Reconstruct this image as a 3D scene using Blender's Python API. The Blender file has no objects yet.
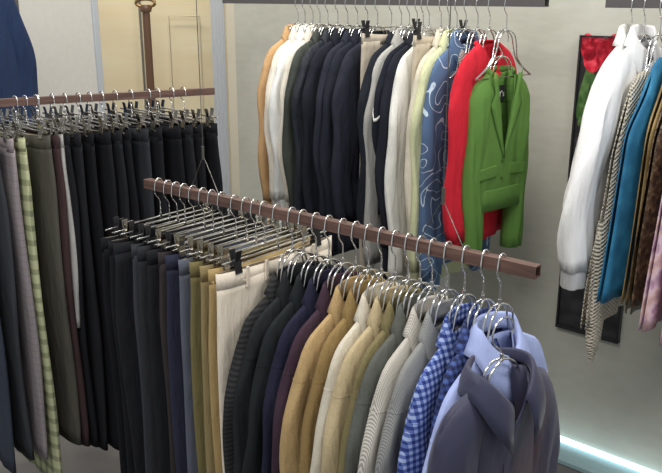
import bpy, bmesh, math, random
from mathutils import Vector, Matrix
C = bpy.context.scene.collection
R = math.radians
rnd = random.Random(7)

# ---------------------------------------------------------------- camera
H = 1.77                      # camera height above the floor
FPX = 820.0
PITCH = R(16.5)
cam_d = bpy.data.cameras.new('camera'); cam = bpy.data.objects.new('camera', cam_d); C.objects.link(cam)
cam_d.sensor_width = 36.0; cam_d.lens = 36.0 * FPX / 662.0
cam.location = (0, 0, H); cam.rotation_euler = (math.pi / 2 - PITCH, 0, 0)
cam_d.clip_start = 0.05
bpy.context.scene.camera = cam

# ---------------------------------------------------------------- light
sc = bpy.context.scene
sc.view_settings.view_transform = 'Standard'; sc.view_settings.look = 'None'
sc.view_settings.gamma = 1; sc.view_settings.use_curve_mapping = False
sc.view_settings.exposure = 0.0
w = bpy.data.worlds.new('world'); sc.world = w; w.use_nodes = True
w.node_tree.nodes['Background'].inputs[0].default_value = (0.93, 0.97, 1.0, 1)
w.node_tree.nodes['Background'].inputs[1].default_value = 0.5

def area(name, loc, target, sx, sy, power, col=(1, 1, 1)):
    d = bpy.data.lights.new(name, 'AREA'); d.shape = 'RECTANGLE'; d.size = sx; d.size_y = sy
    d.energy = power; d.color = col
    o = bpy.data.objects.new(name, d); C.objects.link(o); o.location = loc
    o.rotation_euler = (Vector(target) - Vector(loc)).to_track_quat('-Z', 'Y').to_euler()
    return o
area('ceiling_lamp_front', (-0.6, 0.6, 3.0), (0.0, 2.2, 0.9), 1.2, 0.5, 34, (1, .98, .95))
area('ceiling_lamp_right', (1.5, 1.2, 3.0), (0.3, 2.6, 1.0), 0.8, 0.5, 22, (1, .98, .95))
area('ceiling_lamp_back', (-0.5, 2.9, 3.0), (-0.3, 3.2, 0.0), 1.0, 0.4, 20, (1, .97, .92))
area('wall_washer', (0.2, 2.5, 3.0), (0.75, 3.1, 1.3), 1.4, 0.2, 14, (1, .98, .95))
area('window_room_lamp', (-1.3, 4.4, 3.1), (-1.2, 5.0, 1.6), 1.5, 0.3, 26, (1, .93, .8))

# ---------------------------------------------------------------- helpers
def lin(c):
    c = c / 255.0
    return c / 12.92 if c <= .04045 else ((c + .055) / 1.055) ** 2.4
def rgb(r, g, b): return (lin(r), lin(g), lin(b), 1)

def ray(px, py):
    u = px - 331.0; v = py - 236.5
    cp, sp = math.cos(PITCH), math.sin(PITCH)
    return Vector((u, FPX * cp - v * sp, -(FPX * sp + v * cp)))
def at_drop(px, py, h):
    d = ray(px, py); return Vector((0, 0, H)) + d * (h / -d.z)
def proj(p):
    q = p - Vector((0, 0, H)); cp, sp = math.cos(PITCH), math.sin(PITCH)
    z = q.y * cp - q.z * sp; v = -(q.y * sp + q.z * cp)
    return 331 + FPX * q.x / z, 236.5 + FPX * v / z

def mesh_obj(name, verts, faces, mat, parent=None, smooth=True, solid=0.0, sub=0):
    me = bpy.data.meshes.new(name); me.from_pydata([tuple(v) for v in verts], [], faces); me.validate()
    if smooth: me.polygons.foreach_set('use_smooth', [True] * len(me.polygons))
    o = bpy.data.objects.new(name, me); C.objects.link(o); me.materials.append(mat)
    if parent: o.parent = parent
    if solid:
        m = o.modifiers.new('t', 'SOLIDIFY'); m.thickness = solid; m.offset = 0
    if sub:
        m = o.modifiers.new('s', 'SUBSURF'); m.levels = sub; m.render_levels = sub
    return o
def tag(o, label=None, cat=None, group=None, kind=None):
    if label: o['label'] = label
    if cat: o['category'] = cat
    if group: o['group'] = group
    if kind: o['kind'] = kind
    return o
def thing(name, loc, rz, label, cat, group=None):
    o = bpy.data.objects.new(name, None); C.objects.link(o); o.empty_display_size = .05
    o.location = loc; o.rotation_euler = (0, 0, rz)
    return tag(o, label, cat, group)
class MB:
    def __init__(s): s.v = []; s.f = []
    def grid(s, rows, closed=False):
        n = len(rows[0]); b = len(s.v)
        for r in rows: s.v += [tuple(p) for p in r]
        for j in range(len(rows) - 1):
            for i in range(n if closed else n - 1):
                i2 = (i + 1) % n
                s.f.append((b + j * n + i, b + j * n + i2, b + (j + 1) * n + i2, b + (j + 1) * n + i))
        return s
    def cap(s, ring):
        b = len(s.v); s.v += [tuple(p) for p in ring]; s.f.append(tuple(range(b, b + len(ring)))); return s
    def tube(s, pts, r, n=8, flat=1.0):
        pts = [Vector(p) for p in pts]; rows = []
        t0 = (pts[1] - pts[0]).normalized()
        up = Vector((0, 1, 0)) if abs(t0.y) < .9 else Vector((1, 0, 0))
        side = t0.cross(up).normalized()
        for i, p in enumerate(pts):
            t = (pts[min(i + 1, len(pts) - 1)] - pts[max(i - 1, 0)]).normalized()
            side = (side - t * side.dot(t)).normalized(); up2 = t.cross(side)
            rr = r[i] if isinstance(r, (list, tuple)) else r
            rows.append([p + side * (rr * math.cos(a)) + up2 * (rr * flat * math.sin(a)) for a in [2 * math.pi * k / n for k in range(n)]])
        s.grid(rows, True); s.cap(rows[0][::-1]); s.cap(rows[-1]); return s
    def box(s, c, h, rot=None):
        b = len(s.v); c = Vector(c)
        for x in (-1, 1):
            for y in (-1, 1):
                for z in (-1, 1):
                    p = Vector((x * h[0], y * h[1], z * h[2]))
                    if rot: p = rot @ p
                    s.v.append(tuple(c + p))
        s.f += [tuple(b + k for k in q) for q in ((0, 1, 3, 2), (4, 6, 7, 5), (0, 4, 5, 1), (2, 3, 7, 6), (0, 2, 6, 4), (1, 5, 7, 3))]
        return s
    def build(s, name, mat, parent=None, smooth=True, solid=0, sub=0, bevel=0):
        o = mesh_obj(name, s.v, s.f, mat, parent, smooth, solid, sub)
        if bevel:
            m = o.modifiers.new('b', 'BEVEL'); m.width = bevel; m.segments = 2
        return o

# ---------------------------------------------------------------- materials
class NT:
    def __init__(s, name, rough=.85, metal=0):
        s.m = bpy.data.materials.new(name); s.m.use_nodes = True; s.t = s.m.node_tree
        s.b = s.t.nodes['Principled BSDF']; s.b.inputs['Roughness'].default_value = rough
        s.b.inputs['Metallic'].default_value = metal
        s.tc = s.t.nodes.new('ShaderNodeTexCoord')
    def n(s, typ, **kw):
        x = s.t.nodes.new(typ)
        for k, v in kw.items():
            if k in x.inputs: x.inputs[k].default_value = v
            else: setattr(x, k, v)
        return x
    def l(s, a, b): s.t.links.new(a, b)
    def noise(s, scale, detail=3, vec=None, stretch=None):
        x = s.n('ShaderNodeTexNoise', Scale=scale, Detail=detail)
        src = vec or s.tc.outputs['Object']
        if stretch:
            mp = s.n('ShaderNodeMapping'); mp.inputs['Scale'].default_value = stretch
            s.l(src, mp.inputs['Vector']); src = mp.outputs[0]
        s.l(src, x.inputs['Vector']); return x
    def ramp(s, fac, stops, interp='LINEAR'):
        r = s.n('ShaderNodeValToRGB'); r.color_ramp.interpolation = interp
        e = r.color_ramp.elements
        while len(e) < len(stops): e.new(.5)
        for q, (p, c) in zip(e, stops): q.position = p; q.color = c
        s.l(fac, r.inputs['Fac']); return r.outputs['Color']
    def mix(s, fac, a, b, mode='MIX'):
        x = s.n('ShaderNodeMix', data_type='RGBA', blend_type=mode)
        for i, v in ((0, fac), (6, a), (7, b)):
            if isinstance(v, (float, int, tuple)): x.inputs[i].default_value = v
            else: s.l(v, x.inputs[i])
        return x.outputs[2]
    def math(s, op, a, b=None):
        x = s.n('ShaderNodeMath', operation=op)
        for i, v in ((0, a), (1, b)):
            if v is None: continue
            if isinstance(v, (float, int)): x.inputs[i].default_value = v
            else: s.l(v, x.inputs[i])
        return x.outputs[0]
    def xyz(s):
        x = s.n('ShaderNodeSeparateXYZ'); s.l(s.tc.outputs['Object'], x.inputs[0]); return x.outputs
    def bump(s, h, strength=.3, dist=.002):
        x = s.n('ShaderNodeBump', Strength=strength, Distance=dist); s.l(h, x.inputs['Height']); s.l(x.outputs[0], s.b.inputs['Normal'])
    def col(s, c):
        if isinstance(c, tuple): s.b.inputs['Base Color'].default_value = c
        else: s.l(c, s.b.inputs['Base Color'])
        return s.m

_fab = {}
def fabric(c, rough=.9, var=.08, sheen=.0, crease=.85, name=None):
    key = (c, rough, var, sheen, crease)
    if key in _fab: return _fab[key]
    t = NT(name or 'fabric_%d_%d_%d' % c, rough); t.b.inputs['Specular IOR Level'].default_value = .25
    base = rgb(*c); n = t.noise(260, 4)
    lo = tuple(x * (1 - var) for x in base[:3]) + (1,); hi = tuple(min(1, x * (1 + var)) for x in base[:3]) + (1,)
    m = t.col(t.ramp(n.outputs[0], [(.3, lo), (.7, hi)]))
    cr = t.noise(9, 4, stretch=(2.4, 2.4, .6)); w_ = t.noise(520, 1)
    t.bump(t.math('ADD', cr.outputs[0], t.math('MULTIPLY', w_.outputs[0], .05)), crease, .02)
    if sheen: t.b.inputs['Sheen Weight'].default_value = sheen
    _fab[key] = m; return m
def stripes(name, a, b, period, duty=.5, axis=0, also=None):
    t = NT(name, .9); o = t.xyz()
    s1 = t.math('GREATER_THAN', t.math('FRACT', t.math('DIVIDE', t.math('ADD', o[axis], 5.0), period)), duty)
    cr = t.noise(7, 3, stretch=(2.2, 2.2, .7)); t.bump(cr.outputs[0], .5, .02)
    if also is None: return t.col(t.mix(s1, rgb(*a), rgb(*b)))
    s2 = t.math('GREATER_THAN', t.math('FRACT', t.math('DIVIDE', t.math('ADD', o[2], 5.0), period)), duty)
    f = t.math('MULTIPLY', t.math('ADD', s1, s2), .5)
    return t.col(t.ramp(f, [(0, rgb(*a)), (.5, rgb(*also)), (1, rgb(*b))]))
def mottled(name, cols, scale, rough=.85, stretch=None, bump=.4):
    t = NT(name, rough); n = t.noise(scale, 4, stretch=stretch)
    k = len(cols); st = [(.32 + .36 * i / (k - 1), rgb(*c)) for i, c in enumerate(cols)]
    t.bump(n.outputs[0], bump, .01); return t.col(t.ramp(n.outputs[0], st))
def doodle(name, base, line):
    t = NT(name, .85); n = t.noise(14, 0)
    v = t.math('ABSOLUTE', t.math('SUBTRACT', t.math('FRACT', t.math('MULTIPLY', n.outputs[0], 5.0)), .5))
    f = t.math('LESS_THAN', v, .045)
    nb = t.noise(6, 2); bs = t.ramp(nb.outputs[0], [(.35, rgb(*[int(x * .82) for x in base])), (.7, rgb(*base))])
    return t.col(t.mix(f, bs, rgb(*line)))
def knit(name, c, hole, scale=60):
    t = NT(name, .95); o = t.xyz()
    a = t.math('SINE', t.math('MULTIPLY', o[0], scale * 4)); b = t.math('SINE', t.math('MULTIPLY', o[2], scale * 5))
    p = t.math('MULTIPLY', a, b); t.bump(p, .8, .006)
    return t.col(t.ramp(p, [(.0, rgb(*c)), (.35, rgb(*c)), (.8, rgb(*hole))]))
def plain(name, c, rough=.5, metal=0, emit=0):
    t = NT(name, rough, metal)
    n = t.noise(40, 2); base = rgb(*c); lo = tuple(x * .95 for x in base[:3]) + (1,)
    m = t.col(t.ramp(n.outputs[0], [(.3, lo), (.7, base)]))
    if emit: t.b.inputs['Emission Color'].default_value = base; t.b.inputs['Emission Strength'].default_value = emit
    return m

M = {}
M['chrome'] = plain('chrome_wire', (225, 224, 222), .16, 1)
M['steel'] = plain('dull_steel', (165, 160, 150), .2, 1)
M['blackmetal'] = plain('black_clip', (22, 22, 26), .45)
M['wire'] = plain('wire_cable', (120, 118, 112), .4, 1)
def wood():
    t = NT('rail_wood', .48)
    mp = t.noise(9, 4, stretch=(1.0, 14, 14))
    t.bump(mp.outputs[0], .2, .003)
    return t.col(t.ramp(mp.outputs[0], [(.3, rgb(72, 52, 46)), (.55, rgb(98, 72, 63)), (.75, rgb(118, 90, 79))]))
M['wood'] = wood()
M['railgrey'] = plain('rail_grey_metal', (92, 88, 88), .4, .2)
def plaster():
    t = NT('wall_plaster', .82); t.b.inputs['Specular IOR Level'].default_value = .3
    a = t.noise(1.6, 5, stretch=(1, 1, .6)); b = t.noise(14, 4, stretch=(1, 1, 2.5))
    f = t.math('ADD', t.math('MULTIPLY', a.outputs[0], .8), t.math('MULTIPLY', b.outputs[0], .2))
    t.bump(b.outputs[0], .12, .01)
    return t.col(t.ramp(f, [(.3, rgb(166, 164, 152)), (.5, rgb(182, 181, 169)), (.72, rgb(196, 195, 185))]))
M['plaster'] = plaster()
M['concrete'] = mottled('floor_concrete', [(90, 88, 88), (104, 101, 101), (118, 115, 113)], 5, .6, bump=.1)

# ---------------------------------------------------------------- the setting
D1 = Vector((-.743, .669, 0))            # direction of the back wall, running away to the left
NW = Vector((.669, .743, 0))             # outward normal of the back wall
WALL_D = 2.85
def wallp(s, z, off=0.0):                # s metres along D1 from the foot of the perpendicular
    return NW * (WALL_D + off) + D1 * s + Vector((0, 0, z))
def slab(name, p0, p1, z0, z1, th, mat, kind='structure', parent=None):
    """upright slab from p0 to p1 in plan, thickness th to the left-hand normal"""
    p0 = Vector((p0[0], p0[1], 0)); p1 = Vector((p1[0], p1[1], 0)); d = (p1 - p0).normalized(); n = Vector((-d.y, d.x, 0)) * th
    v = [q + Vector((0, 0, z)) for z in (z0, z1) for q in (p0, p1, p1 + n, p0 + n)]
    f = [(0, 1, 5, 4), (1, 2, 6, 5), (2, 3, 7, 6), (3, 0, 4, 7), (4, 5, 6, 7), (3, 2, 1, 0)]
    o = mesh_obj(name, v, f, mat, parent, smooth=False)
    if kind and not parent: o['kind'] = kind
    return o
CEIL = 3.1
f_ = mesh_obj('floor', [(-5, -2, 0), (4, -2, 0), (4, 7, 0), (-5, 7, 0), (-5, -2, -.1), (4, -2, -.1), (4, 7, -.1), (-5, 7, -.1)],
              [(0, 1, 2, 3), (7, 6, 5, 4), (0, 4, 5, 1), (1, 5, 6, 2), (2, 6, 7, 3), (3, 7, 4, 0)], M['concrete'], smooth=False)
f_['kind'] = 'structure'
# back wall: its left end shows as the corner at about a third of the frame
def wall_s_at(px, py=100):
    d = ray(px, py); k = WALL_D / d.dot(NW); return (d * k).dot(D1)
s_end = wall_s_at(237)
a = wallp(s_end, 0); b = wallp(-3.2, 0)
slab('wall_back', a, b, 0, CEIL, .18, M['plaster'])
# pale jamb closing the end of the wall
M['jamb'] = plain('jamb_paint', (206, 198, 178), .6)
a2 = wallp(s_end + .062, 0)
slab('trim_1', a2, a, 0, CEIL, .22, M['jamb'])

# far room seen past the wall end: cream lit wall
def cream():
    t = NT('cream_wall', .8); o = t.xyz()
    n = t.noise(2.0, 3, stretch=(.5, .5, 4))
    return t.col(t.ramp(n.outputs[0], [(.3, rgb(212, 196, 162)), (.6, rgb(218, 207, 176)), (.75, rgb(206, 186, 150))]))
M['cream'] = cream()
FARY = 5.3
slab('wall_far', (1.0, FARY), (-4.5, FARY), 0, CEIL, -.12, M['cream'])
# ledges and shelf lines on the cream wall
M['ledge'] = plain('ledge_paint', (205, 186, 150), .7)
for k, z in enumerate((1.86, 1.96, 2.08)):
    slab('trim_%d' % (k + 2), (-.9, FARY - .0), (-2.6, FARY - .0), z, z + .03, .02, M['ledge'])

# white sliding panel on the left with its metal edge
M['panel'] = plain('white_panel', (206, 203, 196), .7)
pa = at_drop(96, 60, 1).normalized()
def at_Y(px, py, Y):
    d = ray(px, py); return Vector((0, 0, H)) + d * (Y / d.y)
pR = at_Y(92, 45, 4.3); pL = at_Y(20, 45, 4.0)
t = thing('sliding_panel', ((pR.x + pL.x) / 2, (pR.y + pL.y) / 2, 0), math.atan2(pR.y - pL.y, pR.x - pL.x),
          'plain off-white tall panel with a metal edge behind the left rail of trousers', 'panel')
hw = (pR - pL).xy.length / 2
MB().box((0, 0, 1.4), (hw, .02, 1.4)).build('board', M['panel'], t, smooth=False)
m_ = MB(); m_.box((hw + .018, 0, 1.4), (.018, .03, 1.4)); m_.build('edge_profile', plain('panel_edge', (196, 202, 210), .35, .3), t, smooth=False, bevel=.006)
m_ = MB(); m_.box((-hw - .03, 0, 1.4), (.03, .03, 1.4)); tag(m_.build('frame_post', plain('panel_frame', (84, 80, 78), .5), t, smooth=False, bevel=.004), 'dark grey frame post')

# pale blue-grey drape hanging in the gap by the wall end
rows = []
cA = at_Y(214, 100, 4.7); cB = at_Y(227, 100, 4.62)
for j in range(12):
    z = .04 + (CEIL - .1) * j / 11
    r_ = []
    for i in range(41):
        u = i / 40; p = cA.lerp(cB, u)
        r_.append((p.x, p.y + .005 * math.sin(u * 22 + .3 * math.sin(z * 2)) , z))
    rows.append(r_)
tag(MB().grid(rows).build('drape', fabric((182, 186, 192), var=.04, crease=.1), None, solid=.004), 'pale blue-grey drape hanging in the gap beside the end of the grey wall', 'curtain')

# wooden coat stand pole with a ring finial
pp = at_Y(149, 60, 4.9); tz = at_Y(147, 3, 4.9).z
t = thing('coat_stand', (pp.x, pp.y, 0), 0, 'brown wooden coat stand with a ring top against the cream wall', 'coat stand')
M['pole'] = plain('stand_wood', (96, 70, 52), .35)
MB().tube([(0, 0, .02), (0, 0, 1.0), (0, 0, tz - .02)], [.027, .024, .022], 14).build('pole', M['pole'], t)
mb = MB(); mb.tube([(0, 0, 0), (0, 0, .025)], [.19, .17], 24); mb.build('base', M['pole'], t)
ring = [(.055 * math.cos(k * math.pi / 10), .0, tz + .0 + .022 * math.sin(k * math.pi / 10)) for k in range(21)]
tag(MB().tube(ring, .009, 8).build('ring', plain('aged_brass', (150, 120, 84), .3, .9), t), 'brass ring')
MB().tube([(0, 0, tz - .05), (0, 0, tz - .03), (0, 0, tz - .01)], [.03, .036, .028], 12).build('collar', M['pole'], t)
# slim upright standing beside the pole and thin mirror frame lines further right
p2 = at_Y(143, 60, 5.2)
t = thing('standing_rod', (p2.x, p2.y, 0), 0, 'thin grey upright rod just left of the wooden coat stand', 'rod')
MB().tube([(0, 0, 0), (0, 0, 2.6)], .009, 8).build('rod', M['steel'], t)
MB().tube([(0, 0, 0), (0, 0, .02)], .07, 16).build('foot', M['steel'], t)
a_ = at_Y(168, 16, 5.25); b_ = at_Y(199, 18, 5.25)
t = thing('wire_frame', (a_.x, 5.26, 0), 0, 'thin pale rectangular frame standing against the cream wall beside the coat stand', 'frame')
ww = b_.x - a_.x
MB().tube([(0, 0, 0), (0, 0, a_.z), (ww, 0, a_.z)], .005, 6).tube([(ww, 0, a_.z), (ww, 0, 0)], .005, 6).build('frame_bar', plain('frame_pale', (196, 186, 160), .5), t)

# ---------------------------------------------------------------- LED light channel at the foot of the wall
t = thing('floor_light_strip', tuple(wallp(0, 0)), math.atan2(D1.y, D1.x), 'glowing pale blue-white light strip in a channel at the foot of the wall', 'light strip')
Mled = plain('led_glow', (205, 235, 245), .5, 0, 2.2)
# local x along D1, local -y... toward the room is +y? (D1 rotated +90 = (-.669,-.743) = room side)
MB().box((.2, .075, .012), (1.9, .072, .010)).build('channel', plain('channel_glass', (150, 178, 182), .25), t, smooth=False, bevel=.003)
MB().box((.2, .022, .034), (1.9, .012, .008)).build('light_bar', Mled, t, smooth=False, bevel=.003)
led = bpy.data.lights.new('led', 'AREA'); led.shape = 'RECTANGLE'; led.size = 3.6; led.size_y = .03; led.energy = .7; led.color = (.75, .93, 1)
lo_ = bpy.data.objects.new('led_light', led); C.objects.link(lo_); lo_.parent = t; lo_.location = (.2, .06, .055); lo_.rotation_euler = (R(180), 0, 0)

# ---------------------------------------------------------------- tall framed poster on the wall
def on_wall(px, py, off=0.0):
    d = ray(px, py); k = (WALL_D + off) / d.dot(NW); return Vector((0, 0, H)) + d * k
q0 = on_wall(556, 324); q1 = on_wall(585, 35); q2 = on_wall(620, 343)
ss0 = (q0.dot(D1) + q1.dot(D1)) / 2; ss1 = q2.dot(D1); zb, zt = q0.z, q1.z
W_ = abs(ss0 - ss1)
org = wallp(ss0, zb, -.014)
t = thing('framed_poster', tuple(org), math.atan2(-D1.y, -D1.x), 'tall narrow framed poster of red flowers on a dark ground, partly behind the white shirts', 'poster')
# local x runs to the right along the wall, local y points into the wall
Hh = zt - zb
MB().box((W_ / 2, .003, Hh / 2), (W_ / 2 - .008, .004, Hh / 2 - .008)).build('print', mottled('poster_dark', [(30, 31, 33), (46, 47, 49), (62, 63, 66)], 9, .35, stretch=(1, 1, 2.5), bump=0), t, smooth=False)
mb = MB()
for c_, h_ in (((W_ / 2, 0, .006), (W_ / 2, .012, .006)), ((W_ / 2, 0, Hh - .002), (W_ / 2, .010, .002)), ((.003, 0, Hh / 2), (.003, .010, Hh / 2)), ((W_ - .004, 0, Hh / 2), (.004, .010, Hh / 2))):
    mb.box(c_, h_)
mb.build('frame', plain('poster_frame', (40, 40, 42), .4), t, smooth=False)
def blob(cx, cz, rx, rz, rot, y=-.0025, n=18, point=.0):
    out = []
    for k in range(n):
        a_ = 2 * math.pi * k / n; r1 = 1 + point * max(0, math.sin(a_)) ** 4
        x, z = rx * math.cos(a_) * r1, rz * math.sin(a_) * r1
        out.append((cx + x * math.cos(rot) - z * math.sin(rot), y, cz + x * math.sin(rot) + z * math.cos(rot)))
    return out
mb = MB()
for (cx, cz, rx, rz, ro) in [(.035, -.045, .03, .045, .2), (.07, -.03, .03, .028, 1.2), (.13, -.03, .04, .028, 1.4), (.05, -.09, .03, .04, .4), (.02, -.03, .018, .026, .1), (.10, -.05, .03, .04, .9), (.1, -.06, .028, .055, -.3), (.16, -.05, .03, .05, .3), (.21, -.07, .028, .05, -.2), (.13, -.12, .03, .05, .5)]:
    mb.cap([p for p in blob(cx, Hh + cz, rx, rz, ro, point=.2)])
mb.build('flower_print', mottled('petal_red', [(150, 24, 44), (200, 34, 54), (232, 80, 96)], 30, .4, bump=0), t, smooth=False)
mb = MB()
for k in range(9):
    mb.cap(blob(.03 + .024 * k, Hh - .2 - .03 * (k % 3), .016, .10, rnd.uniform(-.5, .5), y=-.0018, point=.4))
mb.build('leaf_print', mottled('leaf_green', [(40, 66, 34), (66, 98, 50), (92, 124, 72)], 26, .4, bump=0), t, smooth=False)

# ---------------------------------------------------------------- hanging rails
class Rail:
    def __init__(s, A, B, label, wires=(), wpx=(), hgt=.026, dep=.024, mat=None):
        s.A, s.B = A, B; d = (B - A); s.L = d.length; s.d = d.normalized()
        s.rz = math.atan2(s.d.y, s.d.x)
        t = thing('hanging_rail', tuple(A), 0, label, 'clothes rail')
        t.rotation_euler = (0, -math.asin(s.d.z), s.rz)
        L = s.L; h, w = hgt / 2, dep / 2; k = .0028
        rows = []
        for (x, hh, w2) in ((.006, h - k, w - k), (0, h - k, w - k), (0, h, w), (L, h, w), (L, h - k, w - k), (L - .05, h - k, w - k)):
            rows.append([(x, -w2, -hh), (x, w2, -hh), (x, w2, hh), (x, -w2, hh)])
        mb = MB().grid(rows[1:], True); mb.cap(rows[1]); mb.cap(rows[-1][::-1])
        mb.build('rail_bar', mat or M['wood'], t, smooth=False)
        s.t = t; s.h = h; s.w = w; s.wiremb = []
        for x in list(wires) + [(s.at_px(q) - s.A).dot(s.d) for q in wpx]:
            mb = MB(); sp = .11
            topz = 3.1 - (A.z + s.d.z * x)
            mb.tube([(x, 0, .11), (x, 0, topz)], .0011, 6)
            mb.tube([(x - sp / 2, 0, h), (x, 0, .11), (x + sp / 2, 0, h)], .0014, 6)
            mb.tube([(x, 0, .10), (x, 0, .135)], .004, 8)
            mb.tube([(x - sp / 2, -w - .001, -h), (x - sp / 2, 0, h + .001), (x - sp / 2, w + .001, -h)], .0015, 6)
            mb.build('suspension_wire', M['wire'], t)
    def at_px(s, px):
        lo, hi = 0.0, s.L
        if proj(s.A)[0] > proj(s.B)[0]: sign = -1
        else: sign = 1
        lo, hi = -.6, s.L + .6
        for _ in range(50):
            m = (lo + hi) / 2
            if (proj(s.A + s.d * m)[0] - px) * sign > 0: hi = m
            else: lo = m
        return s.A + s.d * lo
MID_H = .52
mid = Rail(at_drop(147, 183, MID_H), at_drop(538, 272, MID_H), 'brown wooden rail across the centre carrying trousers and shirts', wpx=(205, 441))
lA = at_drop(6, 102.5, .31); lB = at_drop(213.5, 91, .31); lA = lA - (lB - lA).normalized() * .5
left = Rail(lA, lB, 'brown wooden rail at upper left carrying the dark trousers', wires=(.1,), hgt=.022)
bz = H - .027
def on_back(px, off=2.418, z=bz):
    d = ray(px, 0); k = off / d.dot(NW); p = d * k; return Vector((p.x, p.y, z))
back = Rail(on_back(225), on_back(547), 'dark wooden rail along the grey wall carrying jackets up to the green blazer', wires=(.1, 1.30), dep=.03, mat=M['railgrey'])
bR = on_back(608); right = Rail(bR, bR - D1 * .75, 'dark wooden rail along the wall at upper right carrying white shirts', wires=(.35,), dep=.03, mat=M['railgrey'])

# ---------------------------------------------------------------- hangers (built once, then copied)
def hook_pts(w=.0125, h=.013, neck=.088):
    # back tip, over the bar, down the near face, kink in under the bar, straight down
    e = .0022
    P = [(-w - e, 0, -.012), (-w - e, 0, .004), (-w * .8, 0, h + e + .002), (0, 0, h + e + .006), (w * .8, 0, h + e + .002), (w + e, 0, .003), (w + e + .001, 0, -h - .006), (w * .45, 0, -.38 * neck), (0, 0, -.52 * neck), (0, 0, -neck)]
    return smooth_path(P, 3)
def smooth_path(P, k=4):
    P = [Vector(p) for p in P]; out = []
    for i in range(len(P) - 1):
        p0, p1, p2, p3 = P[max(i - 1, 0)], P[i], P[i + 1], P[min(i + 2, len(P) - 1)]
        for j in range(k):
            t = j / k
            out.append(.5 * ((2 * p1) + (p2 - p0) * t + (2 * p0 - 5 * p1 + 4 * p2 - p3) * t * t + (3 * p1 - p0 - 3 * p2 + p3) * t ** 3))
    out.append(P[-1]); return out
NECK = .088
def shirt_hanger(hook='rail'):
    t = thing('coat_hanger', (0, 0, 0), 0, 'x', 'hanger')
    if hook == 'rail': hp = hook_pts()
    else:            # big round hook, origin at the top of the loop
        r = .031; hp = [Vector((r * math.cos(a), 0, -r + r * math.sin(a))) for a in [R(200 - 12 * k) for k in range(0, 23)]]
        hp = smooth_path(hp[::2] + [Vector((0, 0, -.075)), Vector((0, 0, -NECK))], 3)
    MB().tube(hp, .0019, 8).build('hook', M['chrome'], t)
    for sgn in (-1, 1):
        mb = MB()
        for yy in (-.007, .007):
            P = [(0, yy * .3, -NECK + .002), (sgn * .020, yy, -NECK - .003), (sgn * .042, yy, -NECK - .022), (sgn * .052, yy * .9, -NECK - .056), (sgn * .064, yy * .5, -NECK - .090), (sgn * .100, yy * .3, -NECK - .122), (sgn * .145, yy * .2, -NECK - .148)]
            mb.tube(smooth_path(P, 3), .0024, 8)
        mb.tube([(sgn * .145, -.002, -NECK - .148), (sgn * .145, .002, -NECK - .148)], .003, 8)
        mb.build('arm', M['chrome'], t)
    MB().tube([(-.143, 0, -NECK - .149), (.143, 0, -NECK - .149)], .0018, 6).build('cross_bar', M['steel'], t)
    MB().tube([(0, 0, -NECK + .012), (0, 0, -NECK - .004)], .0042, 10).build('ferrule', M['chrome'], t)
    return t
def clip_hanger(blackclip=False, NECK=.088):
    t = thing('clip_hanger', (0, 0, 0), 0, 'x', 'hanger')
    MB().tube(hook_pts(neck=NECK, h=.013 if NECK > .08 else .010), .0018, 8).build('hook', M['chrome'], t)
    MB().tube([(0, 0, -NECK + .010), (0, 0, -NECK - .006)], .0042, 10).build('ferrule', M['chrome'], t)
    MB().tube([(-.19, 0, -NECK), (.19, 0, -NECK)], .0026, 8).tube([(-.17, .0, -NECK - .011), (.17, .0, -NECK - .011)], .0016, 8).build('cross_bar', M['chrome'], t)
    for sgn in (-1, 1):
        x = sgn * .145; mb = MB()
        mb.tube([(x - .013, 0, -NECK - .004), (x + .013, 0, -NECK - .004)], .0075, 12)
        for yy in (-1, 1):
            mb.box((x, yy * .0085, -NECK - .016), (.011, .0012, .015), Matrix.Rotation(yy * R(10), 3, 'X'))
            mb.box((x, yy * .009, -NECK + .012), (.009, .0013, .014), Matrix.Rotation(yy * R(-13), 3, 'X'))
        c = mb.build('clip', M['blackmetal'] if blackclip else M['steel'], t, smooth=False, bevel=.0006)
        mb = MB()
        for yy in (-1, 1): mb.tube([(x - .012, yy * .0045, -NECK - .031), (x + .012, yy * .0045, -NECK - .031)], .0035, 8)
        p = mb.build('clip_pad', plain('clip_rubber', (176, 172, 160), .6), c)
    return t
def copy_tree(o, parent=None):
    c = o.copy(); C.objects.link(c); c.parent = parent
    for ch in list(o.children):
        copy_tree(ch, c)
    return c
protos = {}
SN = .062
def hanger(kind, loc, rz, label, group):
    if kind not in protos:
        t = {'shirt': lambda: shirt_hanger(), 'loop': lambda: shirt_hanger('loop'), 'clip': lambda: clip_hanger(), 'clipblack': lambda: clip_hanger(True), 'clipsmall': lambda: clip_hanger(False, SN)}[kind]()
        protos[kind] = t
    else: t = copy_tree(protos[kind])
    t.location = loc; t.rotation_euler = (0, 0, rz); t['label'] = label; t['group'] = group
    return t

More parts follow.
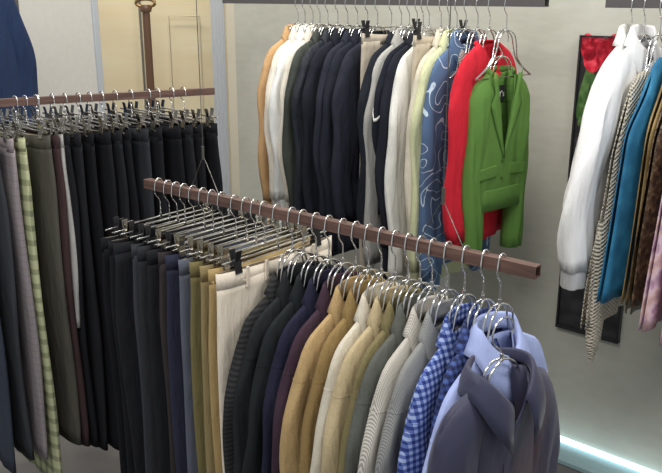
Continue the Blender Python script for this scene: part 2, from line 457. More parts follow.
# ---------------------------------------------------------------- garments; local z=0 at the hanger's apex
def sstep(x): x = max(0, min(1, x)); return x * x * (3 - 2 * x)
def garment_body(t, mat, Wt=.195, Wb=.215, T=.016, hem=-.78, nw=.06, ndf=.07, ndb=.012, slope=.42, vneck=False, seed=0, fold=.008,
                 nz0=-.012, name='body', flare=0, solid=.0025, split=0.0, ny=None, Wh=None):
    r = random.Random(seed); ph = [r.uniform(0, 6.28) for _ in range(6)]; NX, NZ = 26, 22
    ny = ny or min(.9 * T, .016) ; Wh = Wh or Wb
    mb = MB()
    for side in (1, -1):
        rows = []
        for j in range(NZ + 1):
            v = j / NZ; v = v ** 1.25; row = []
            for i in range(NX + 1):
                s = -1 + 2 * i / NX; s = math.copysign(abs(s) ** .85, s)
                xt = s * Wt; ax = abs(xt)
                wz = Wt + (Wb - Wt) * sstep(v * 3.5) + (Wh - Wb) * v
                x = s * wz
                sh = nz0 - slope * max(0, ax - nw) - .03 * max(0, (abs(s) - .8) / .2) ** 2
                if ax < nw:
                    k = ax / nw
                    if side > 0: top = nz0 - (ndf * (1 - k) if vneck else ndf * math.sqrt(max(0, 1 - k * k)))
                    else: top = nz0 - ndb * math.sqrt(max(0, 1 - k * k))
                else: top = sh
                z = top + (hem - top) * v
                below = max(0.0, sh - z)
                prof = math.sqrt(max(0, 1 - s * s * .97))
                up = min(1, below / .06) ** .5
                y = side * T * prof * up
                if ax < nw: y = side * max(abs(y), ny * math.sqrt(max(0, 1 - (ax / nw) ** 2)) * (1 - sstep(v * 5)) + abs(y) * sstep(v * 5))
                g = min(1, v * 1.3)
                y += fold * g * (math.sin(x * 34 + ph[0] + 1.2 * math.sin(z * 5 + ph[1])) * .6 + .5 * math.sin(x * 71 + ph[2] + z * 4))
                y += side * fold * .35 * g * math.sin(x * 52 + ph[3] + z * 7)
                z += .004 * math.sin(x * 20 + ph[4]) * v - (.012 * (abs(s)) ** 2 * v if not flare else 0)
                row.append((x, y, z))
            rows.append(row)
        if side < 0: rows = [r_[::-1] for r_ in rows]
        mb.grid(rows)
    return mb.build(name, mat, t, solid=solid)
def sleeve(t, sgn, mat, T=.016, L=.58, Wt=.195, nz0=-.012, nw=.06, slope=.42, seed=0, r0=.085, r1=.058, out=.03, name='sleeve', cuff=None, fwd=0.0, puff=0, seam=False):
    r = random.Random(seed * 3 + sgn + 5); ph = r.uniform(0, 6.28); ph2 = r.uniform(0, 6.28)
    NS, NA = 22, 24; rows = []
    w0 = .072; cx0 = Wt + .012 - w0
    zend = nz0 - slope * (Wt - nw) - .02 - L
    for j in range(NS + 1):
        v = (j / NS) ** 1.5; row = []
        hv = sstep(v * 4)
        wv = w0 * (1 - hv) + r0 * hv * (1 - v) + r1 * hv * v + puff * math.exp(-((v - .93) / .07) ** 2)
        cx = cx0 + (.020 + (r0 - w0) * .6) * hv * (1 - v) + out * sstep(v * 1.4) + .005 * math.sin(v * 8 + ph) * hv
        for k in range(NA):
            b = 2 * math.pi * k / NA; t_ = math.cos(b); sy = math.sin(b)
            xt = cx0 + w0 * t_
            kk = max(0, (xt - (Wt - .05)) / .062)
            zt_ = nz0 + .001 - slope * (xt - nw) - .045 * kk ** 2.5
            z = zt_ + (zend - zt_) * v
            below = zt_ - z
            up = min(1, below / .055) ** .5
            wr = 1 + sstep(v * 3) * (.16 * math.sin(t_ * 9 + ph + v * 7) + .10 * math.sin(t_ * 17 + ph2 - v * 10))
            ym = T * (1.06 if t_ > -.2 else 1.06 - .10 * (-.2 - t_)) * math.copysign(abs(sy) ** .8, sy) * up * wr
            yo = (.005 * math.sin(v * 9 + ph2) + .003 * math.sin(t_ * 6 + v * 14 + ph)) * sstep(v * 3)
            row.append((sgn * (cx + wv * t_), ym + yo + fwd * v, z))
        rows.append(row)
    mb = MB().grid(rows, True)
    o = mb.build(name, mat, t, solid=.002)
    if seam:
        pts = []; zz = nz0 - slope * (Wt - nw) - .075
        for k in range(-9, 10):
            col_ = [r_[k % NA] for r_ in rows]
            for p, q in zip(col_, col_[1:]):
                if p[2] >= zz > q[2]:
                    f = (p[2] - zz) / (p[2] - q[2]); c_ = Vector(p).lerp(Vector(q), f)
                    pts.append(c_ + Vector((sgn * .0008, .0008 * (1 if c_.y > 0 else -1), 0))); break
        MB().tube(smooth_path(pts, 2), .0009, 5).build('shoulder_seam', mat, o)
    if cuff:
        cr = []
        for j, (dz, sc_) in enumerate(((.0, .99), (-.006, .88), (-.055, .86), (-.058, .80))):
            e = rows[-1]; cc = Vector((sum(p[0] for p in e) / NA, sum(p[1] for p in e) / NA, 0))
            cr.append([(cc.x + (p[0] - cc.x) * sc_, cc.y + (p[1] - cc.y) * sc_, p[2] + dz + .004) for p in e])
        cm = MB().grid(cr, True); cb = cm.build('cuff', cuff, o, solid=.002)
        e = rows[-1]; p = e[NA // 4 if sgn > 0 else NA // 4]
    return o
def collar(t, mat, nw=.06, ny=.015, nz0=-.012, stand=.034, fall=.045, point=.035, drop=.055, spread=.25, seed=0, name='collar', vn=False, lf=1.0):
    """folded shirt collar round the neck opening, open at the front"""
    rows = []; N = 30
    for j, (dr, dz) in enumerate(((0, -.010), (.001, .3), (.001, 1.0), (.004, 1.14), (.009, 1.05), (.017, .45), (.027, -.3), (.035, -1.0))):
        row = []; dr *= lf
        for i in range(N + 1):
            th = R(-165 + 330 * i / N)            # 0 = back
            f = abs(th) / R(165)
            back = math.cos(th)
            x = (nw + .004 + dr) * math.sin(th); y = -(ny + .003 + dr * (.45 if ny < .03 else .9)) * math.cos(th)
            zb_ = nz0 + .002 - (0 if back > 0 else drop * ((1 - abs(math.sin(th))) if vn else abs(back)))
            hgt = stand if dz >= 0 else 0
            z = zb_ + (stand * dz * (1 - .35 * f) if dz >= 0 else dz * (fall - stand * .0) * ((.34 if back > -.2 else .34 + .5 * (-back - .2)) + .06))
            if dz < 0: z -= point * (.35 * sstep((f - .6) / .4) + .9 * f ** 9) * (-dz); x *= (1 + .15 * sstep((f - .6) / .4)); 
            if j >= 4: x *= 1 + spread * .5 * sstep((f - .55) / .45) * (j - 3) / 4
            row.append((x, y, z))
        rows.append(row)
    return MB().grid(rows).build(name, mat, t, solid=.0034)
def placket(t, mat, bmat, T, top, hem, nbut=6, y0=None, w=.014):
    y = (y0 if y0 is not None else T) + .002; rows = []
    for j in range(14):
        z = top + (hem - top) * j / 13
        rows.append([(-w, y - .004, z), (-w, y + .0015, z), (w, y + .0015, z), (w, y - .004, z)])
    o = MB().grid(rows).build('button_placket', mat, t, smooth=False)
    for k in range(nbut):
        z = top - .03 - (top - hem - .08) * k / max(1, nbut)
        mb = MB(); mb.tube([(0, y + .001, z), (0, y + .0038, z)], .0052, 12); mb.build('button', bmat, o)
    return o
def tube_part(name, t, mat, pts, r): return MB().tube(pts, r, 6).build(name, mat, t)
Mbutton = plain('button_dark', (50, 44, 46), .3)

GAP = .001
def shirt(root, mat, T, seed, out=.03, seam=False, *, hem=-.80, L=.60, coll=True, cuff=True, inner=None, Wt=.195, Wb=.215, slope=.45, but=False, ny=None, nzc=.045, **kw):
    b = garment_body(root, mat, Wt=Wt, Wb=Wb, T=T, hem=hem, seed=seed, slope=slope, ny=ny, **kw)
    for sg in (1, -1): sleeve(root, sg, mat, T=T, L=L, Wt=Wt, slope=slope, seed=seed, out=out, cuff=mat if cuff else None, seam=seam)
    if coll: collar(root, mat, nw=kw.get('nw', .06), ny=ny or min(.9 * T, .016), seed=seed)
    return b
def jacket(root, mat, T, seed, out=.03, *, hem=-.74, L=.60, Wt=.20, Wb=.225, slope=.42, coll=True, **kw):
    b = garment_body(root, mat, Wt=Wt, Wb=Wb, T=T, hem=hem, seed=seed, slope=slope, ndf=.16, vneck=True, fold=.005, **kw)
    for sg in (1, -1): sleeve(root, sg, mat, T=T * 1.05, L=L, out=out, Wt=Wt, slope=slope, seed=seed, r0=.09, r1=.062)
    if coll: collar(root, mat, ny=min(.9 * T, .016), stand=.022, fall=.05, point=.05, drop=.15, name='lapel_collar', vn=True)
    return b
def tee(root, mat, T, seed, hem=-.62, L=.5, cuff=False, **kw):
    b = garment_body(root, mat, T=T, hem=hem, seed=seed, **kw)
    for sg in (1, -1): sleeve(root, sg, mat, T=T, L=L, seed=seed)
    rows = []
    for (dr, dz) in ((0, 0), (.003, .010), (.006, .0), (.004, -.012)):
        rows.append([((.060 + dr) * math.sin(a), (.9 * T + dr * .4) * -math.cos(a), -.014 + dz - .06 * max(0, -math.cos(a))) for a in [2 * math.pi * k / 28 for k in range(28)]])
    MB().grid(rows, True).build('neckband', mat, root, solid=.002)
    return b
def slip(root, m_, T, seed, L, Wt=.14, Wh=.22, top=-.05, name='skirt'):
    return garment_body(root, m_, Wt=Wt, Wb=(Wt + Wh) / 2, Wh=Wh, T=T, hem=-L, seed=seed, slope=.3, nz0=top, ndf=.05, ndb=.03, fold=.007, name='panel', nw=.09)
def trousers(root, mat, T, seed, L=1.0, W=.175, inner=None, leg=.088, hemw=.085, loops=False, crease=True, splay=.0):
    """hangs from its waistband; local z=0 at the clip bar"""
    r = random.Random(seed); ph = r.uniform(0, 6.28)
    zt = -.020; cz = -.30; NA = 28; rows = []
    def ringat(z, w, th, sag=0, wob=0):
        out = []
        for k in range(NA):
            a = 2 * math.pi * k / NA
            x = w * math.copysign(abs(math.cos(a)) ** .8, math.cos(a)); y = th * math.copysign(abs(math.sin(a)) ** .8, math.sin(a))
            out.append((x, y + wob * math.sin(x * 30 + ph), z - sag * (1 - (x / w) ** 2)))
        return out
    wb_rows = [ringat(zt + .002, W + .001, T * .55 + .001, .010, .001), ringat(zt + .002, W + .003, T * .55 + .003, .010, .001), ringat(zt - .037, W + .003, T * .7 + .003, .008, .002), ringat(zt - .038, W + .0005, T * .7, .008, .002)]
    wbm = MB().grid(wb_rows, True).build('waistband', mat, root)
    if inner:
        il = [ringat(zt + .0005, W - .0015, T * .55 - .0012, .010, .001), ringat(zt - .03, W - .003, T * .7 - .003, .008, .001)]
        tag(MB().grid(il, True).build('waist_lining', inner, root), 'pale inner lining')
    if loops:
        for x in (-.12, -.055, .0, .055, .12):
            MB().box((x, T * .7 + .005, zt - .024), (.005, .002, .026)).build('belt_loop', mat, wbm, smooth=False, bevel=.001)
    for sg in (-1, 1):
        rows = []; NS = 24
        for j in range(NS + 1):
            v = (j / NS) ** 1.15; z = zt - .030 + (-L - zt + .030) * v; q = sstep(v * 5); low = sstep((v - .22) / .12)
            outer = W * (1 + .05 * q) + (W * .49 + hemw + splay - W * 1.05) * sstep(v * 1.2); inner_ = -.001 + (W * .49 - hemw) * max(0, v - .2)
            wL = (outer - inner_) / 2; cx = (outer + inner_) / 2; th = T * (.70 + .27 * q - .16 * v)
            row = []
            for k in range(24):
                a = 2 * math.pi * k / 24; c_, s_ = math.cos(a), math.sin(a)
                pr = abs(s_) ** .8
                if c_ < 0: pr = pr * low + (1 - low) * max(pr, min(1, abs(s_) * 6))
                y = th * math.copysign(pr, s_); x = wL * math.copysign(abs(c_) ** .75, c_)
                y *= 1 + (.14 * math.sin(x * 55 + ph + v * 5) + .08 * math.sin(x * 110 + v * 16 + ph)) * sstep(v * 2)
                row.append((sg * (cx + x) + .004 * math.sin(v * 7 + ph + sg) * q, y + .004 * math.sin(v * 6 + ph) * q, z))
            rows.append(row)
        MB().grid(rows, True).build('trouser_leg', mat, root, solid=.002)
    return root

# ---------------------------------------------------------------- LEFT RAIL: trousers
DROP = 0.0
NOUN = dict(shirt='shirt', jacket='jacket')
def put(kind_h, rail, px, jit, hlabel, hgroup, extra_drop=0.0, along=0.0, flip=False):
    p = rail.at_px(px) + rail.d * along
    rz = math.atan2(-rail.d.x, rail.d.y) + (math.pi if flip else 0) + R(jit)
    h = hanger(kind_h, tuple(p + Vector((0, 0, -extra_drop))), rz, hlabel, hgroup)
    return p, rz
def mkthing(name, p, rz, label, cat, group, dz=NECK):
    return thing(name, (p.x, p.y, p.z - dz), rz, label, cat, group)

K = {}
K['black'] = fabric((25, 26, 30)); K['black2'] = fabric((31, 32, 36)); K['black3'] = fabric((20, 21, 25))
K['charcoal'] = fabric((58, 60, 64)); K['grey_olive'] = fabric((82, 80, 72)); K['maroon'] = fabric((66, 48, 48))
K['white'] = fabric((222, 220, 212), var=.04); K['lining'] = fabric((206, 198, 176), var=.05)
check_pink = stripes('pink_grey_check', (150, 140, 142), (128, 118, 122), .022, .85, 0, (138, 128, 132))
plaid_green = stripes('yellow_green_plaid', (186, 190, 150), (110, 116, 92), .045, .6, 0, (150, 154, 118))
slate_den = fabric((56, 62, 74))
LEFT = [(-48, slate_den, 1.06, 'slate blue trousers at the far left end of the left rail', None),
        (-31, K['charcoal'], 1.03, 'charcoal grey trousers just left of the pink-grey checked pair', None),
        (-12, check_pink, 1.04, 'pale pinkish grey checked trousers on the left rail', None),
        (-5, plaid_green, 1.15, 'yellow-green plaid trousers with the longest hem on the left rail', None),
        (15, K['grey_olive'], 1.02, 'olive-grey trousers beside the dark maroon pair', K['lining']),
        (25, K['maroon'], 1.03, 'dark maroon-brown trousers on the left rail', None),
        (36, K['black'], 1.04, 'black trousers just right of the maroon pair', K['white']),
        (37.5, fabric((176, 174, 170)), .62, 'white trousers, a thin pale sliver among the black pairs', None),
        (52, K['black2'], 1.06, 'black trousers just right of the white pair', K['white']),
        (64, K['black3'], 1.06, 'black trousers second right of the white pair', K['lining']),
        (78, K['black'], 1.06, 'black trousers hanging below the metal edge of the white panel', K['lining']),
        (90, K['black2'], 1.06, 'black trousers near the middle of the left rail', None),
        (103, K['black3'], 1.06, 'black trousers left of the charcoal pair in the middle of the left rail', None),
        (116, fabric((46,48,52)), 1.06, 'faded charcoal trousers among the black ones on the left rail', None),
        (131, K['black'], 1.04, 'black trousers just right of the faded charcoal pair', None),
        (148, K['black3'], 1.02, 'black trousers hanging in front of the wooden coat stand', None),
        (158, K['black2'], 1.02, 'black trousers third from the right end of the left rail', None),
        (171, K['black'], 1.02, 'black trousers second from the right end of the left rail', None),
        (183, K['black3'], 1.02, 'black trousers last at the right end of the left rail, pale lining showing', K['white'])]
for i, (px, m_, L_, lab, inner) in enumerate(LEFT):
    p, rz = put('clipsmall', left, px + rnd.uniform(-1.5, 1.5) * (i > 8), (20 if i == 4 else 15) + rnd.uniform(-4, 4), 'clip hanger of the ' + lab.replace(' just', '').replace(', a thin pale sliver among the black pairs', '').replace(' among the black ones on the left rail', '').replace(' in the middle of the left rail', '').replace(', pale lining showing', '').replace(', cream lining showing', ''), 'clip hangers on the left rail', flip=True)
    t = mkthing('trousers', p, rz, lab, 'trousers', 'trousers on the left rail', SN)
    trousers(t, m_, .0145, 100 + i, L=L_, inner=inner, W=.168 if i == 7 else .18, leg=.102, hemw=.112 if i > 8 else .094)

# ---------------------------------------------------------------- MIDDLE RAIL: trousers
cream_t = fabric((226, 214, 196), var=.04); khaki = fabric((170, 146, 100)); olive = fabric((118, 108, 72)); slate = fabric((92, 96, 108))
navyt = fabric((46, 48, 66)); brown_d = fabric((56, 50, 50))
MIDT = [(159, K['black3'], 'black trousers at the left end of the centre rail, cream lining showing', K['lining']),
        (168, K['black'], 'black trousers second from the left end of the centre rail', K['lining']),
        (176, K['black2'], 'black trousers just left of the charcoal pair on the centre rail', None),
        (184, fabric((58, 60, 65)), 'charcoal grey trousers on the centre rail', None),
        (193, fabric((46, 47, 50)), 'dark grey trousers just right of the charcoal pair', None),
        (203, K['black2'], 'black trousers left of the very dark brown pair', None),
        (212, brown_d, 'very dark brown trousers left of the navy pair', None),
        (222, navyt, 'dark navy trousers on the centre rail', None),
        (235, slate, 'slate grey trousers between the navy and the olive pair', K['lining']),
        (246, olive, 'narrow olive trousers beside the khaki pair', None),
        (255, fabric((146, 130, 92)), 'brownish khaki trousers between the olive and the khaki pair', None),
        (264, khaki, 'khaki tan trousers just left of the cream trousers', None),
        (277, cream_t, 'cream trousers, the pale pair with belt loops', None)]
for i, (px, m_, lab, inner) in enumerate(MIDT):
    kind = 'clipblack' if i in (0, 2, 3, 4, 6, 12) else 'clip'
    p, rz = put(kind, mid, px, rnd.uniform(-2, 2), 'clip hanger of the ' + lab.replace(' just', '').replace(', a thin pale sliver among the black pairs', '').replace(' among the black ones on the left rail', '').replace(' in the middle of the left rail', '').replace(', pale lining showing', '').replace(', cream lining showing', ''), 'clip hangers on the centre rail')
    t = mkthing('trousers', p, rz, lab, 'trousers', 'trousers on the centre rail', NECK)
    trousers(t, m_, .0135, 200 + i, L=1.02, inner=inner, W=.188 + .003 * (i % 3) + (.02 if i == 12 else .018 if i < 3 else 0), loops=(i == 12), leg=.10, hemw=.10)

# ---------------------------------------------------------------- MIDDLE RAIL: shirts
gingham = stripes('blue_gingham', (158, 174, 214), (34, 50, 112), .014, .5, 0, (84, 104, 168))
gingham2 = stripes('dark_blue_check', (70, 90, 150), (26, 34, 70), .014, .5, 0, (46, 60, 110))
stripe_lt = stripes('grey_ticking', (206, 200, 188), (150, 144, 136), .0030, .55)
stripe_gr = stripes('grey_hairline', (150, 150, 146), (118, 118, 118), .0026, .5)
ribbed = stripes('black_rib', (40, 40, 42), (16, 16, 18), .012, .55, 2)
lblue = fabric((166, 178, 222), var=.04, crease=.35)
MIDS = [(292, ribbed, 'jacket', 'jacket', 'black ribbed jacket next to the cream trousers'),
        (303, fabric((34, 36, 38)), 'shirt', 'shirt', 'black shirt just right of the ribbed jacket'),
        (316, fabric((30, 34, 36)), 'shirt', 'shirt', 'black shirt just left of the navy one'),
        (329, fabric((34, 34, 54)), 'shirt', 'shirt', 'dark navy shirt between the black and the aubergine shirt'),
        (343, fabric((62, 44, 56)), 'shirt', 'shirt', 'dark aubergine shirt left of the camel one'),
        (356, fabric((178, 150, 106)), 'shirt', 'shirt', 'camel tan shirt with a collar on the centre rail'),
        (369, fabric((140, 116, 74)), 'shirt', 'shirt', 'ochre shirt squeezed right of the camel one'),
        (382, fabric((204, 196, 178)), 'shirt', 'shirt', 'off-white cream shirt left of the beige one'),
        (396, fabric((186, 168, 132)), 'shirt', 'shirt', 'warm beige shirt right of the off-white cream one'),
        (409, fabric((122, 112, 78)), 'shirt', 'shirt', 'olive khaki shirt right of the beige one'),
        (421, fabric((92, 94, 88)), 'shirt', 'shirt', 'dark grey-green shirt right of the olive khaki one'),
        (433, stripe_lt, 'shirt', 'shirt', 'pale grey ticking-striped shirt'),
        (448, stripe_gr, 'shirt', 'shirt', 'mid grey hairline-striped shirt left of the blue gingham shirt'),
        (466, gingham, 'shirt', 'shirt', 'blue gingham checked shirt'),
        (485, gingham2, 'shirt', 'shirt', 'darker blue checked shirt between the blue gingham and the light blue shirt'),
        (502, lblue, 'shirt', 'shirt', 'light blue shirt behind the purple-grey shirt')]
for i, (px, m_, kind, cat, lab) in enumerate(MIDS):
    p, rz = put('shirt', mid, px, rnd.uniform(-2.5, 2.5), 'hanger inside the ' + lab.replace('darker blue checked shirt between the blue gingham', 'darker blue checked shirt between blue gingham'), 'wire hangers on the centre rail')
    t = mkthing(cat, p, rz, lab, cat, 'shirts on the centre rail', NECK + .060)
    if kind == 'jacket': jacket(t, m_, .0165, 300 + i, Wt=.19, Wb=.20, slope=.48, out=.045)
    else:
        T = .0165 if i < 15 else .018
        shirt(t, m_, T, 300 + i, Wt=(.145 if i == 14 else .212 if i == 15 else .186) + .006 * ((i * 7) % 3 - 1), Wb=.17 if i == 14 else .20, slope=.50, out=.0 if i == 14 else .055, ny=.015 if i < 15 else .030, nw=.054, seam=True)
    if i == 15: lastp, lastrz = p, rz
# the purple-grey shirt at the end, hooked onto the light blue shirt's hanger
purple = NT('purple_grey_cotton', .6)
n_ = purple.noise(3, 3, stretch=(2, 2, .6)); cr_ = purple.noise(6, 3, stretch=(2, 2, .8)); purple.bump(cr_.outputs[0], .5, .02)
purple.b.inputs['Sheen Weight'].default_value = .15
mpurple = purple.col(purple.ramp(n_.outputs[0], [(.35, rgb(44, 48, 74)), (.58, rgb(54, 52, 76)), (.72, rgb(80, 58, 66))]))
xl_ = Vector((-math.cos(0), 0, 0)); xl_ = Vector((math.cos(lastrz), math.sin(lastrz), 0))
pp_ = lastp + mid.d * .052 + xl_ * .074 + Vector((0, 0, -NECK + .008))
prz = lastrz - R(10)
hanger('loop', tuple(pp_), prz, 'chrome hanger with a large round hook inside the purple-grey shirt', 'wire hangers on the centre rail')
t = thing('shirt', (pp_.x, pp_.y, pp_.z - NECK - .02), prz, 'purple-grey long-sleeved shirt at the front right end, collar open', 'shirt', 'shirts on the centre rail')
garment_body(t, mpurple, Wt=.168, Wb=.185, T=.030, hem=-.78, seed=77, slope=.42, ny=.045, nw=.072, ndf=.09, fold=.006, vneck=True)
for sg in (1, -1): sleeve(t, sg, mpurple, T=.030, L=.6, Wt=.168, out=.008, r0=.070, slope=.42, seed=78, cuff=mpurple)
collar(t, mpurple, nw=.070, ny=.046, stand=.026, fall=.052, point=.026, drop=.085, spread=.3, vn=True, lf=.72)
placket(t, mpurple, Mbutton, .031, -.14, -.77, 7)

# ---------------------------------------------------------------- BACK RAIL
navy = fabric((32, 35, 45)); navy2 = fabric((39, 41, 52)); navy3 = fabric((29, 31, 40)); ivory = fabric((222, 214, 198), var=.04); whitef = fabric((226, 226, 222), var=.03)
doodm = doodle('blue_doodle', (84, 110, 146), (182, 198, 212)); redf = fabric((200, 36, 52), var=.06); greenf = fabric((92, 130, 62), var=.06, crease=.35)
olive_ny = fabric((58, 62, 56), rough=.5, crease=1.0); navy_ny = fabric((36, 40, 48), rough=.5, crease=1.0)
BACK = [(298, 'shirt', fabric((190, 152, 108)), 'coat', 'peach camel coat at the left end of the back rail', dict(hem=-.84, L=.62)),
        (305, 'shirt', ivory, 'shirt', 'ivory shirt next to the peach camel coat', dict(hem=-.84)),
        (313, 'shirt', whitef, 'shirt', 'white shirt third from the left end of the back rail', dict(hem=-.84)),
        (320, 'shirt', ivory, 'shirt', 'ivory shirt left of the dark olive nylon jacket', dict(hem=-.8)),
        (328, 'jacket', olive_ny, 'jacket', 'dark olive nylon jacket next to the ivory shirts', dict(hem=-.90, L=.70)),
        (338, 'jacket', navy_ny, 'jacket', 'crinkled blue-black nylon jacket beside the dark olive one', dict(hem=-.90, L=.68)),
        (348, 'jacket', navy3, 'jacket', 'dark navy blazer right of the crinkled nylon jacket', dict(hem=-.92, L=.66)),
        (358, 'jacket', navy2, 'jacket', 'slightly lighter navy blazer in the middle of the dark group', dict(hem=-.90, L=.66)),
        (368, 'jacket', navy, 'jacket', 'navy blazer second left of the clipped beige trousers', dict(hem=-.88, L=.66)),
        (378, 'jacket', navy2, 'jacket', 'navy blazer just left of the clipped beige trousers', dict(hem=-.86, L=.64)),
        (392, 'trousers', fabric((188, 176, 158)), 'trousers', 'beige trousers clipped among the navy blazers', dict(L=.98)),
        (402, 'jacket', fabric((26, 30, 38)), 'jacket', 'black jacket right of the beige trousers among the navy blazers', dict(hem=-.80, L=.66)),
        (410, 'shirt', fabric((168, 166, 160)), 'shirt', 'light grey long shirt between two black garments', dict(hem=-1.06, L=.78)),
        (418, 'knit', fabric((24, 28, 38)), 'sweater', 'black knitted top with a white stripe on its sleeve', dict(hem=-.66, L=.46)),
        (424, 'jacket', fabric((28, 30, 40)), 'coat', 'long black coat left of the white shirt', dict(hem=-1.12, L=.70)),
        (430, 'shirt', fabric((226, 224, 216), var=.03), 'shirt', 'white long-sleeved shirt in front of the long black coat', dict(hem=-1.10, L=.82)),
        (442, 'trousers', fabric((196, 184, 162)), 'trousers', 'beige trousers clipped right of the white shirt', dict(L=.98)),
        (450, 'shirt', fabric((206, 198, 178)), 'shirt', 'cream shirt left of the pale yellow one', dict(hem=-.92, L=.74)),
        (458, 'shirt', fabric((204, 206, 164)), 'shirt', 'pale yellow-green shirt left of the blue printed shirt', dict(hem=-.92, L=.76)),
        (467, 'shirt', doodm, 'shirt', 'blue shirt with white line-drawing print left of the red cardigan', dict(hem=-.84, L=.78)),
        (479, 'slip', knit('grey_lace', (178, 172, 168), (140, 134, 132), 150), 'top', 'grey lace top showing above the red cardigan', dict(L=.5, Wt=.11, Wh=.14, top=-.03)),
        (491, 'cardigan', redf, 'cardigan', 'bright red cardigan behind the green blazer', dict())]
for i, (px, kind, m_, cat, lab, kw) in enumerate(BACK):
    hk = 'clipblack' if kind == 'trousers' else 'clip' if kind == 'trousers' else 'shirt'
    p, rz = put(hk, back, px, rnd.uniform(-3, 3), 'hanger of the ' + lab.replace(' right of the beige trousers', '').replace('with white line-drawing print', 'printed'), 'hangers on the back rail')
    nm = {'coat': 'coat', 'shirt': 'shirt', 'jacket': 'jacket', 'trousers': 'trousers', 'sweater': 'sweater', 'top': 'top', 'cardigan': 'cardigan'}[cat]
    t = mkthing(nm, p, rz, lab, cat, 'clothes on the back rail', NECK + (0 if kind == 'trousers' else .028))
    t.scale = (.93, 1, .92)
    T = .020
    if kind == 'shirt': shirt(t, m_, T, 400 + i, slope=.5, **kw)
    elif kind == 'jacket': jacket(t, m_, T, 400 + i, **kw)
    elif kind == 'trousers': trousers(t, m_, .016, 400 + i, **kw)
    elif kind == 'slip': slip(t, m_, T, 400 + i, **kw)
    elif kind == 'knit':
        tee(t, m_, T, 400 + i, **kw)
        sl = [c for c in t.children if c.name.startswith('sleeve')]
        for s_, sg in zip(sl, (1, -1)):
            rows = []
            me = s_.data; NA = 20; base = 14 * NA
            r0_ = [Vector(me.vertices[base + k].co) for k in range(NA)]
            cc = sum(r0_, Vector()) / NA
            rows = [[cc + (q - cc) * f + Vector((0, 0, dz)) for q in r0_] for f, dz in ((1.03, 0), (1.08, -.002), (1.08, -.010), (1.03, -.012))]
            tag(MB().grid(rows, True).build('sleeve_stripe', K['white'], s_), 'white stripe')
    elif kind == 'cardigan':
        garment_body(t, m_, T=.024, hem=-.74, seed=444, slope=.45, ndf=.12, vneck=True, nw=.07, ny=.03)
        for sg in (1, -1): sleeve(t, sg, m_, T=.022, L=.62, slope=.45, seed=5, r0=.085, r1=.055)
        rows = []
        for (dr, dz) in ((0, .0), (.004, .004), (.010, 0), (.010, -.012)):
            rows.append([((.070 + dr) * math.sin(a), -(.030 + dr * .6) * math.cos(a), -.012 + dz - .12 * max(0, -math.cos(a)) ** 1.0) for a in [R(-178 + 356 * k / 30) for k in range(31)]])
        MB().grid(rows).build('neckband', m_, t, solid=.003)
        tg = MB().box((0, -.026, -.045), (.013, .0008, .017)).build('neck_label', K['white'], t, smooth=False)
        MB().box((0, -.0248, -.047), (.006, .0005, .006)).build('label_square', plain('label_grey', (90, 92, 96), .8), tg, smooth=False)
# green blazer, hooked onto a lower hanger
p = back.at_px(508)
rz = math.atan2(-back.d.x, back.d.y) - R(7)
hanger('shirt', tuple(p), rz, 'empty-looking wire hanger from which the green blazer hanger hangs', 'hangers on the back rail')
pg = p - back.d * .012 + Vector((0, 0, -NECK + .004))
hanger('loop', tuple(pg), rz, 'wire hanger with a big round hook inside the green blazer', 'hangers on the back rail')
t = thing('blazer', (pg.x, pg.y, pg.z - NECK - .035), rz, 'bright green blazer hanging in front at the right end of the back rail', 'blazer', 'clothes on the back rail')
t.scale = (.76, .85, .85)
garment_body(t, greenf, Wt=.19, Wb=.185, Wh=.20, T=.034, hem=-.52, seed=9, slope=.44, ny=.036, nw=.075, ndf=.33, ndb=.012, vneck=True, fold=.004, solid=.003)
for sg in (1, -1): sleeve(t, sg, greenf, T=.034, L=.66, Wt=.19, slope=.40, seed=12, r0=.066, r1=.052, out=.018)
# lapels follow the V opening
for sg in (1, -1):
    V = []
    for j in range(9):
        v = j / 8; z = -.02 - .33 * v; xin = .078 * (1 - v) ** 1.0; yv = .040 - .0 * v
        wid = .018 + .040 * math.sin(min(1, v / .75) * math.pi * .62) if v < .35 else .056 * (1 - ((v - .35) / .65) ** 1.3) + .004
        if abs(v - .25) < .02: wid *= .55            # notch
        V.append([(sg * (xin - .002), yv - .004, z), (sg * (xin + .002), yv + .003, z), (sg * (xin + wid * .6), yv + .004 - .004 * v, z + .006), (sg * (xin + wid), yv - .002, z + .012)])
    MB().grid(V).build('lapel', greenf, t, solid=.003)
rows = []
for (dr, dz) in ((-.001, -.006), (.0, .010), (.006, .014), (.012, .004), (.015, -.02)):
    rows.append([((.077 + dr) * math.sin(a), -(.038 + dr * .6) * math.cos(a), -.012 + dz - .03 * max(0, -math.cos(a))) for a in [R(-115 + 230 * k / 24) for k in range(25)]])
MB().grid(rows).build('collar', greenf, t, solid=.003)
lin_ = MB().grid([[(-.06 + .12 * i / 8, -.022 + .002 * math.sin(i), -.03 - .4 * j / 6) for i in range(9)] for j in range(7)]).build('lining', fabric((92, 134, 60), var=.04), t)
for sg in (1, -1):
    MB().box((sg * .10, .034, -.40), (.058, .006, .022), Matrix.Rotation(sg * R(4), 3, 'Y')).build('pocket_flap', greenf, t, smooth=False, bevel=.003)
mb = MB(); ringp = lambda z, w_, th: [(w_ * math.cos(a), th * math.sin(a), z) for a in [2 * math.pi * k / 36 for k in range(36)]]
mb.grid([ringp(-.47, .187, .038), ringp(-.475, .19, .041), ringp(-.51, .197, .043), ringp(-.555, .205, .045)], True).build('peplum', greenf, t, solid=.003)
for k in range(2):
    MB().tube([(.004, .037, -.36 - .07 * k), (.004, .042, -.36 - .07 * k)], .006, 12).build('button', plain('green_button', (70, 104, 40), .4), t)
lb = MB().box((-.038, -.0175, -.105), (.021, .0012, .034)).build('neck_label', plain('black_label', (18, 18, 24), .8), t, smooth=False)
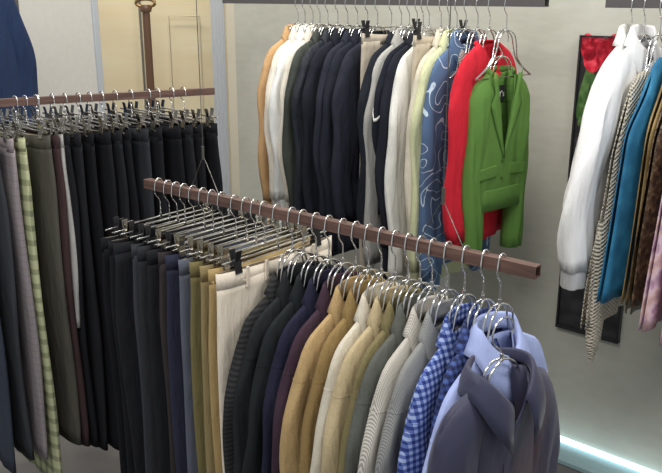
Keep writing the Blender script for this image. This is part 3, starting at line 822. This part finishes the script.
fc = bpy.data.curves.new('letters', 'FONT'); fc.body = "Y's"; fc.size = .034; fc.extrude = .0004; fc.align_x = 'CENTER'; fc.align_y = 'CENTER'
fo = bpy.data.objects.new('tmp', fc); C.objects.link(fo)
dg = bpy.context.evaluated_depsgraph_get(); dg.update(); me = bpy.data.meshes.new_from_object(fo.evaluated_get(dg)); bpy.data.objects.remove(fo)
me.materials.clear(); me.materials.append(plain('label_thread', (214, 214, 208), .8))
lt = bpy.data.objects.new('label_lettering', me); C.objects.link(lt); lt.parent = lb; lt.rotation_euler = (R(90), 0, R(180)); lt.location = (-.038, -.0158, -.105)

# ---------------------------------------------------------------- RIGHT RAIL
sheer = NT('sheer_white', .8); sheer.b.inputs['Alpha'].default_value = 1.0
c1 = sheer.noise(7, 3, stretch=(3, 3, .6)); sheer.bump(c1.outputs[0], .5, .02); msheer = sheer.col(sheer.ramp(c1.outputs[0], [(.3, rgb(226, 225, 224)), (.7, rgb(240, 240, 240))]))
crochet = knit('crochet_cream', (220, 211, 192), (172, 163, 146), 110)
teal = mottled('teal_denim', [(20, 92, 128), (28, 104, 142), (44, 120, 156)], 22, .8, bump=.2)
bronze = mottled('bronze_sequin', [(50, 38, 26), (84, 64, 44), (130, 108, 78)], 55, .35, bump=1.0)
gold = mottled('old_gold', [(120, 96, 54), (150, 124, 76), (170, 146, 96)], 8, .7)
floral = mottled('pink_floral', [(150, 116, 138), (186, 148, 168), (216, 190, 200), (200, 160, 150), (160, 134, 164)], 20, .85)
RIGHT = [(634, 'shirt', fabric((226, 226, 222), var=.03), 'shirt', 'shirt', 'white blouse nearest the poster on the upper right rail', dict(hem=-.70, L=.54, Wb=.22, Wh=.25)),
         (647, 'shirt', msheer, 'shirt', 'shirt', 'sheer white blouse second from the poster', dict(hem=-.70, L=.54, Wb=.22, Wh=.25)),
         (663, 'crochet', crochet, 'top', 'crocheted top', 'cream open-crochet top with a long hanging end', {}),
         (681, 'slip', teal, 'dress', 'dress', 'teal blue straight dress on the upper right rail', dict(L=.70, Wt=.15, Wh=.33)),
         (696, 'slip', gold, 'dress', 'dress', 'old gold dress beside the teal one', dict(L=.71, Wt=.15, Wh=.27)),
         (703, 'slip', bronze, 'dress', 'dress', 'dark bronze mottled dress between gold and pink floral', dict(L=.73, Wt=.16, Wh=.29)),
         (724, 'slip', floral, 'dress', 'dress', 'pink and lilac floral dress at the right edge', dict(L=.75, Wt=.16, Wh=.34)),
         (748, 'slip', fabric((196, 160, 170)), 'dress', 'dress', 'plain dusty pink dress cut off by the right edge', dict(L=.78, Wt=.17, Wh=.33))]
for i, (px, kind, m_, nm, cat, lab, kw) in enumerate(RIGHT):
    p, rz = put('shirt', right, px, rnd.uniform(-3, 3), 'hanger of the ' + lab, 'hangers on the upper right rail')
    t = mkthing(nm, p, rz, lab, cat, 'clothes on the upper right rail')
    if kind == 'shirt': shirt(t, m_, .024, 500 + i, slope=.5, Wt=.20, out=.14, fold=.011, **kw)
    elif kind == 'slip': slip(t, m_, .022, 500 + i, **kw)
    elif kind == 'crochet':
        garment_body(t, m_, Wt=.16, Wb=.20, Wh=.30, T=.020, hem=-.80, seed=55, slope=.3, nz0=-.09, ndf=.05, nw=.07, name='panel', fold=.01)
        mb = MB()
        rows = []
        for j in range(20):
            v = j / 19; z = -.5 - .44 * v; rr = .026 + .012 * math.sin(v * math.pi) - .02 * max(0, v - .85) / .15
            rows.append([(.235 + rr * math.cos(a) * (1 + .08 * math.sin(z * 240)), rr * .6 * math.sin(a), z) for a in [2 * math.pi * k / 14 for k in range(14)]])
        mb.grid(rows, True); mb.cap(rows[-1]); mb.build('hanging_end', crochet, t)

# ---------------------------------------------------------------- blue coat on a rail beyond, top left
p0 = at_Y(28, 0, 3.05)
rl = Rail(Vector((p0.x - .71, 3.3, H + .17)), Vector((p0.x + .12, 3.02, H + .17)), 'dark rail above the left rail carrying the blue coat', wires=(.3,))
for i, (dx, m_, lab, nm) in enumerate(((.52, fabric((36, 52, 84)), 'deep blue denim coat hanging behind the left end of the left rail', 'coat'),)):
    p = rl.A + rl.d * dx; rz = math.atan2(-rl.d.x, rl.d.y) + R(4)
    hanger('shirt', tuple(p), rz, 'hanger of the deep blue denim coat at the top left corner', 'hangers on the far left rail')
    t = mkthing(nm, p, rz, lab, 'coat', 'coats on the far left rail')
    jacket(t, m_, .03, 600 + i, hem=-.8, L=.58, out=.09)
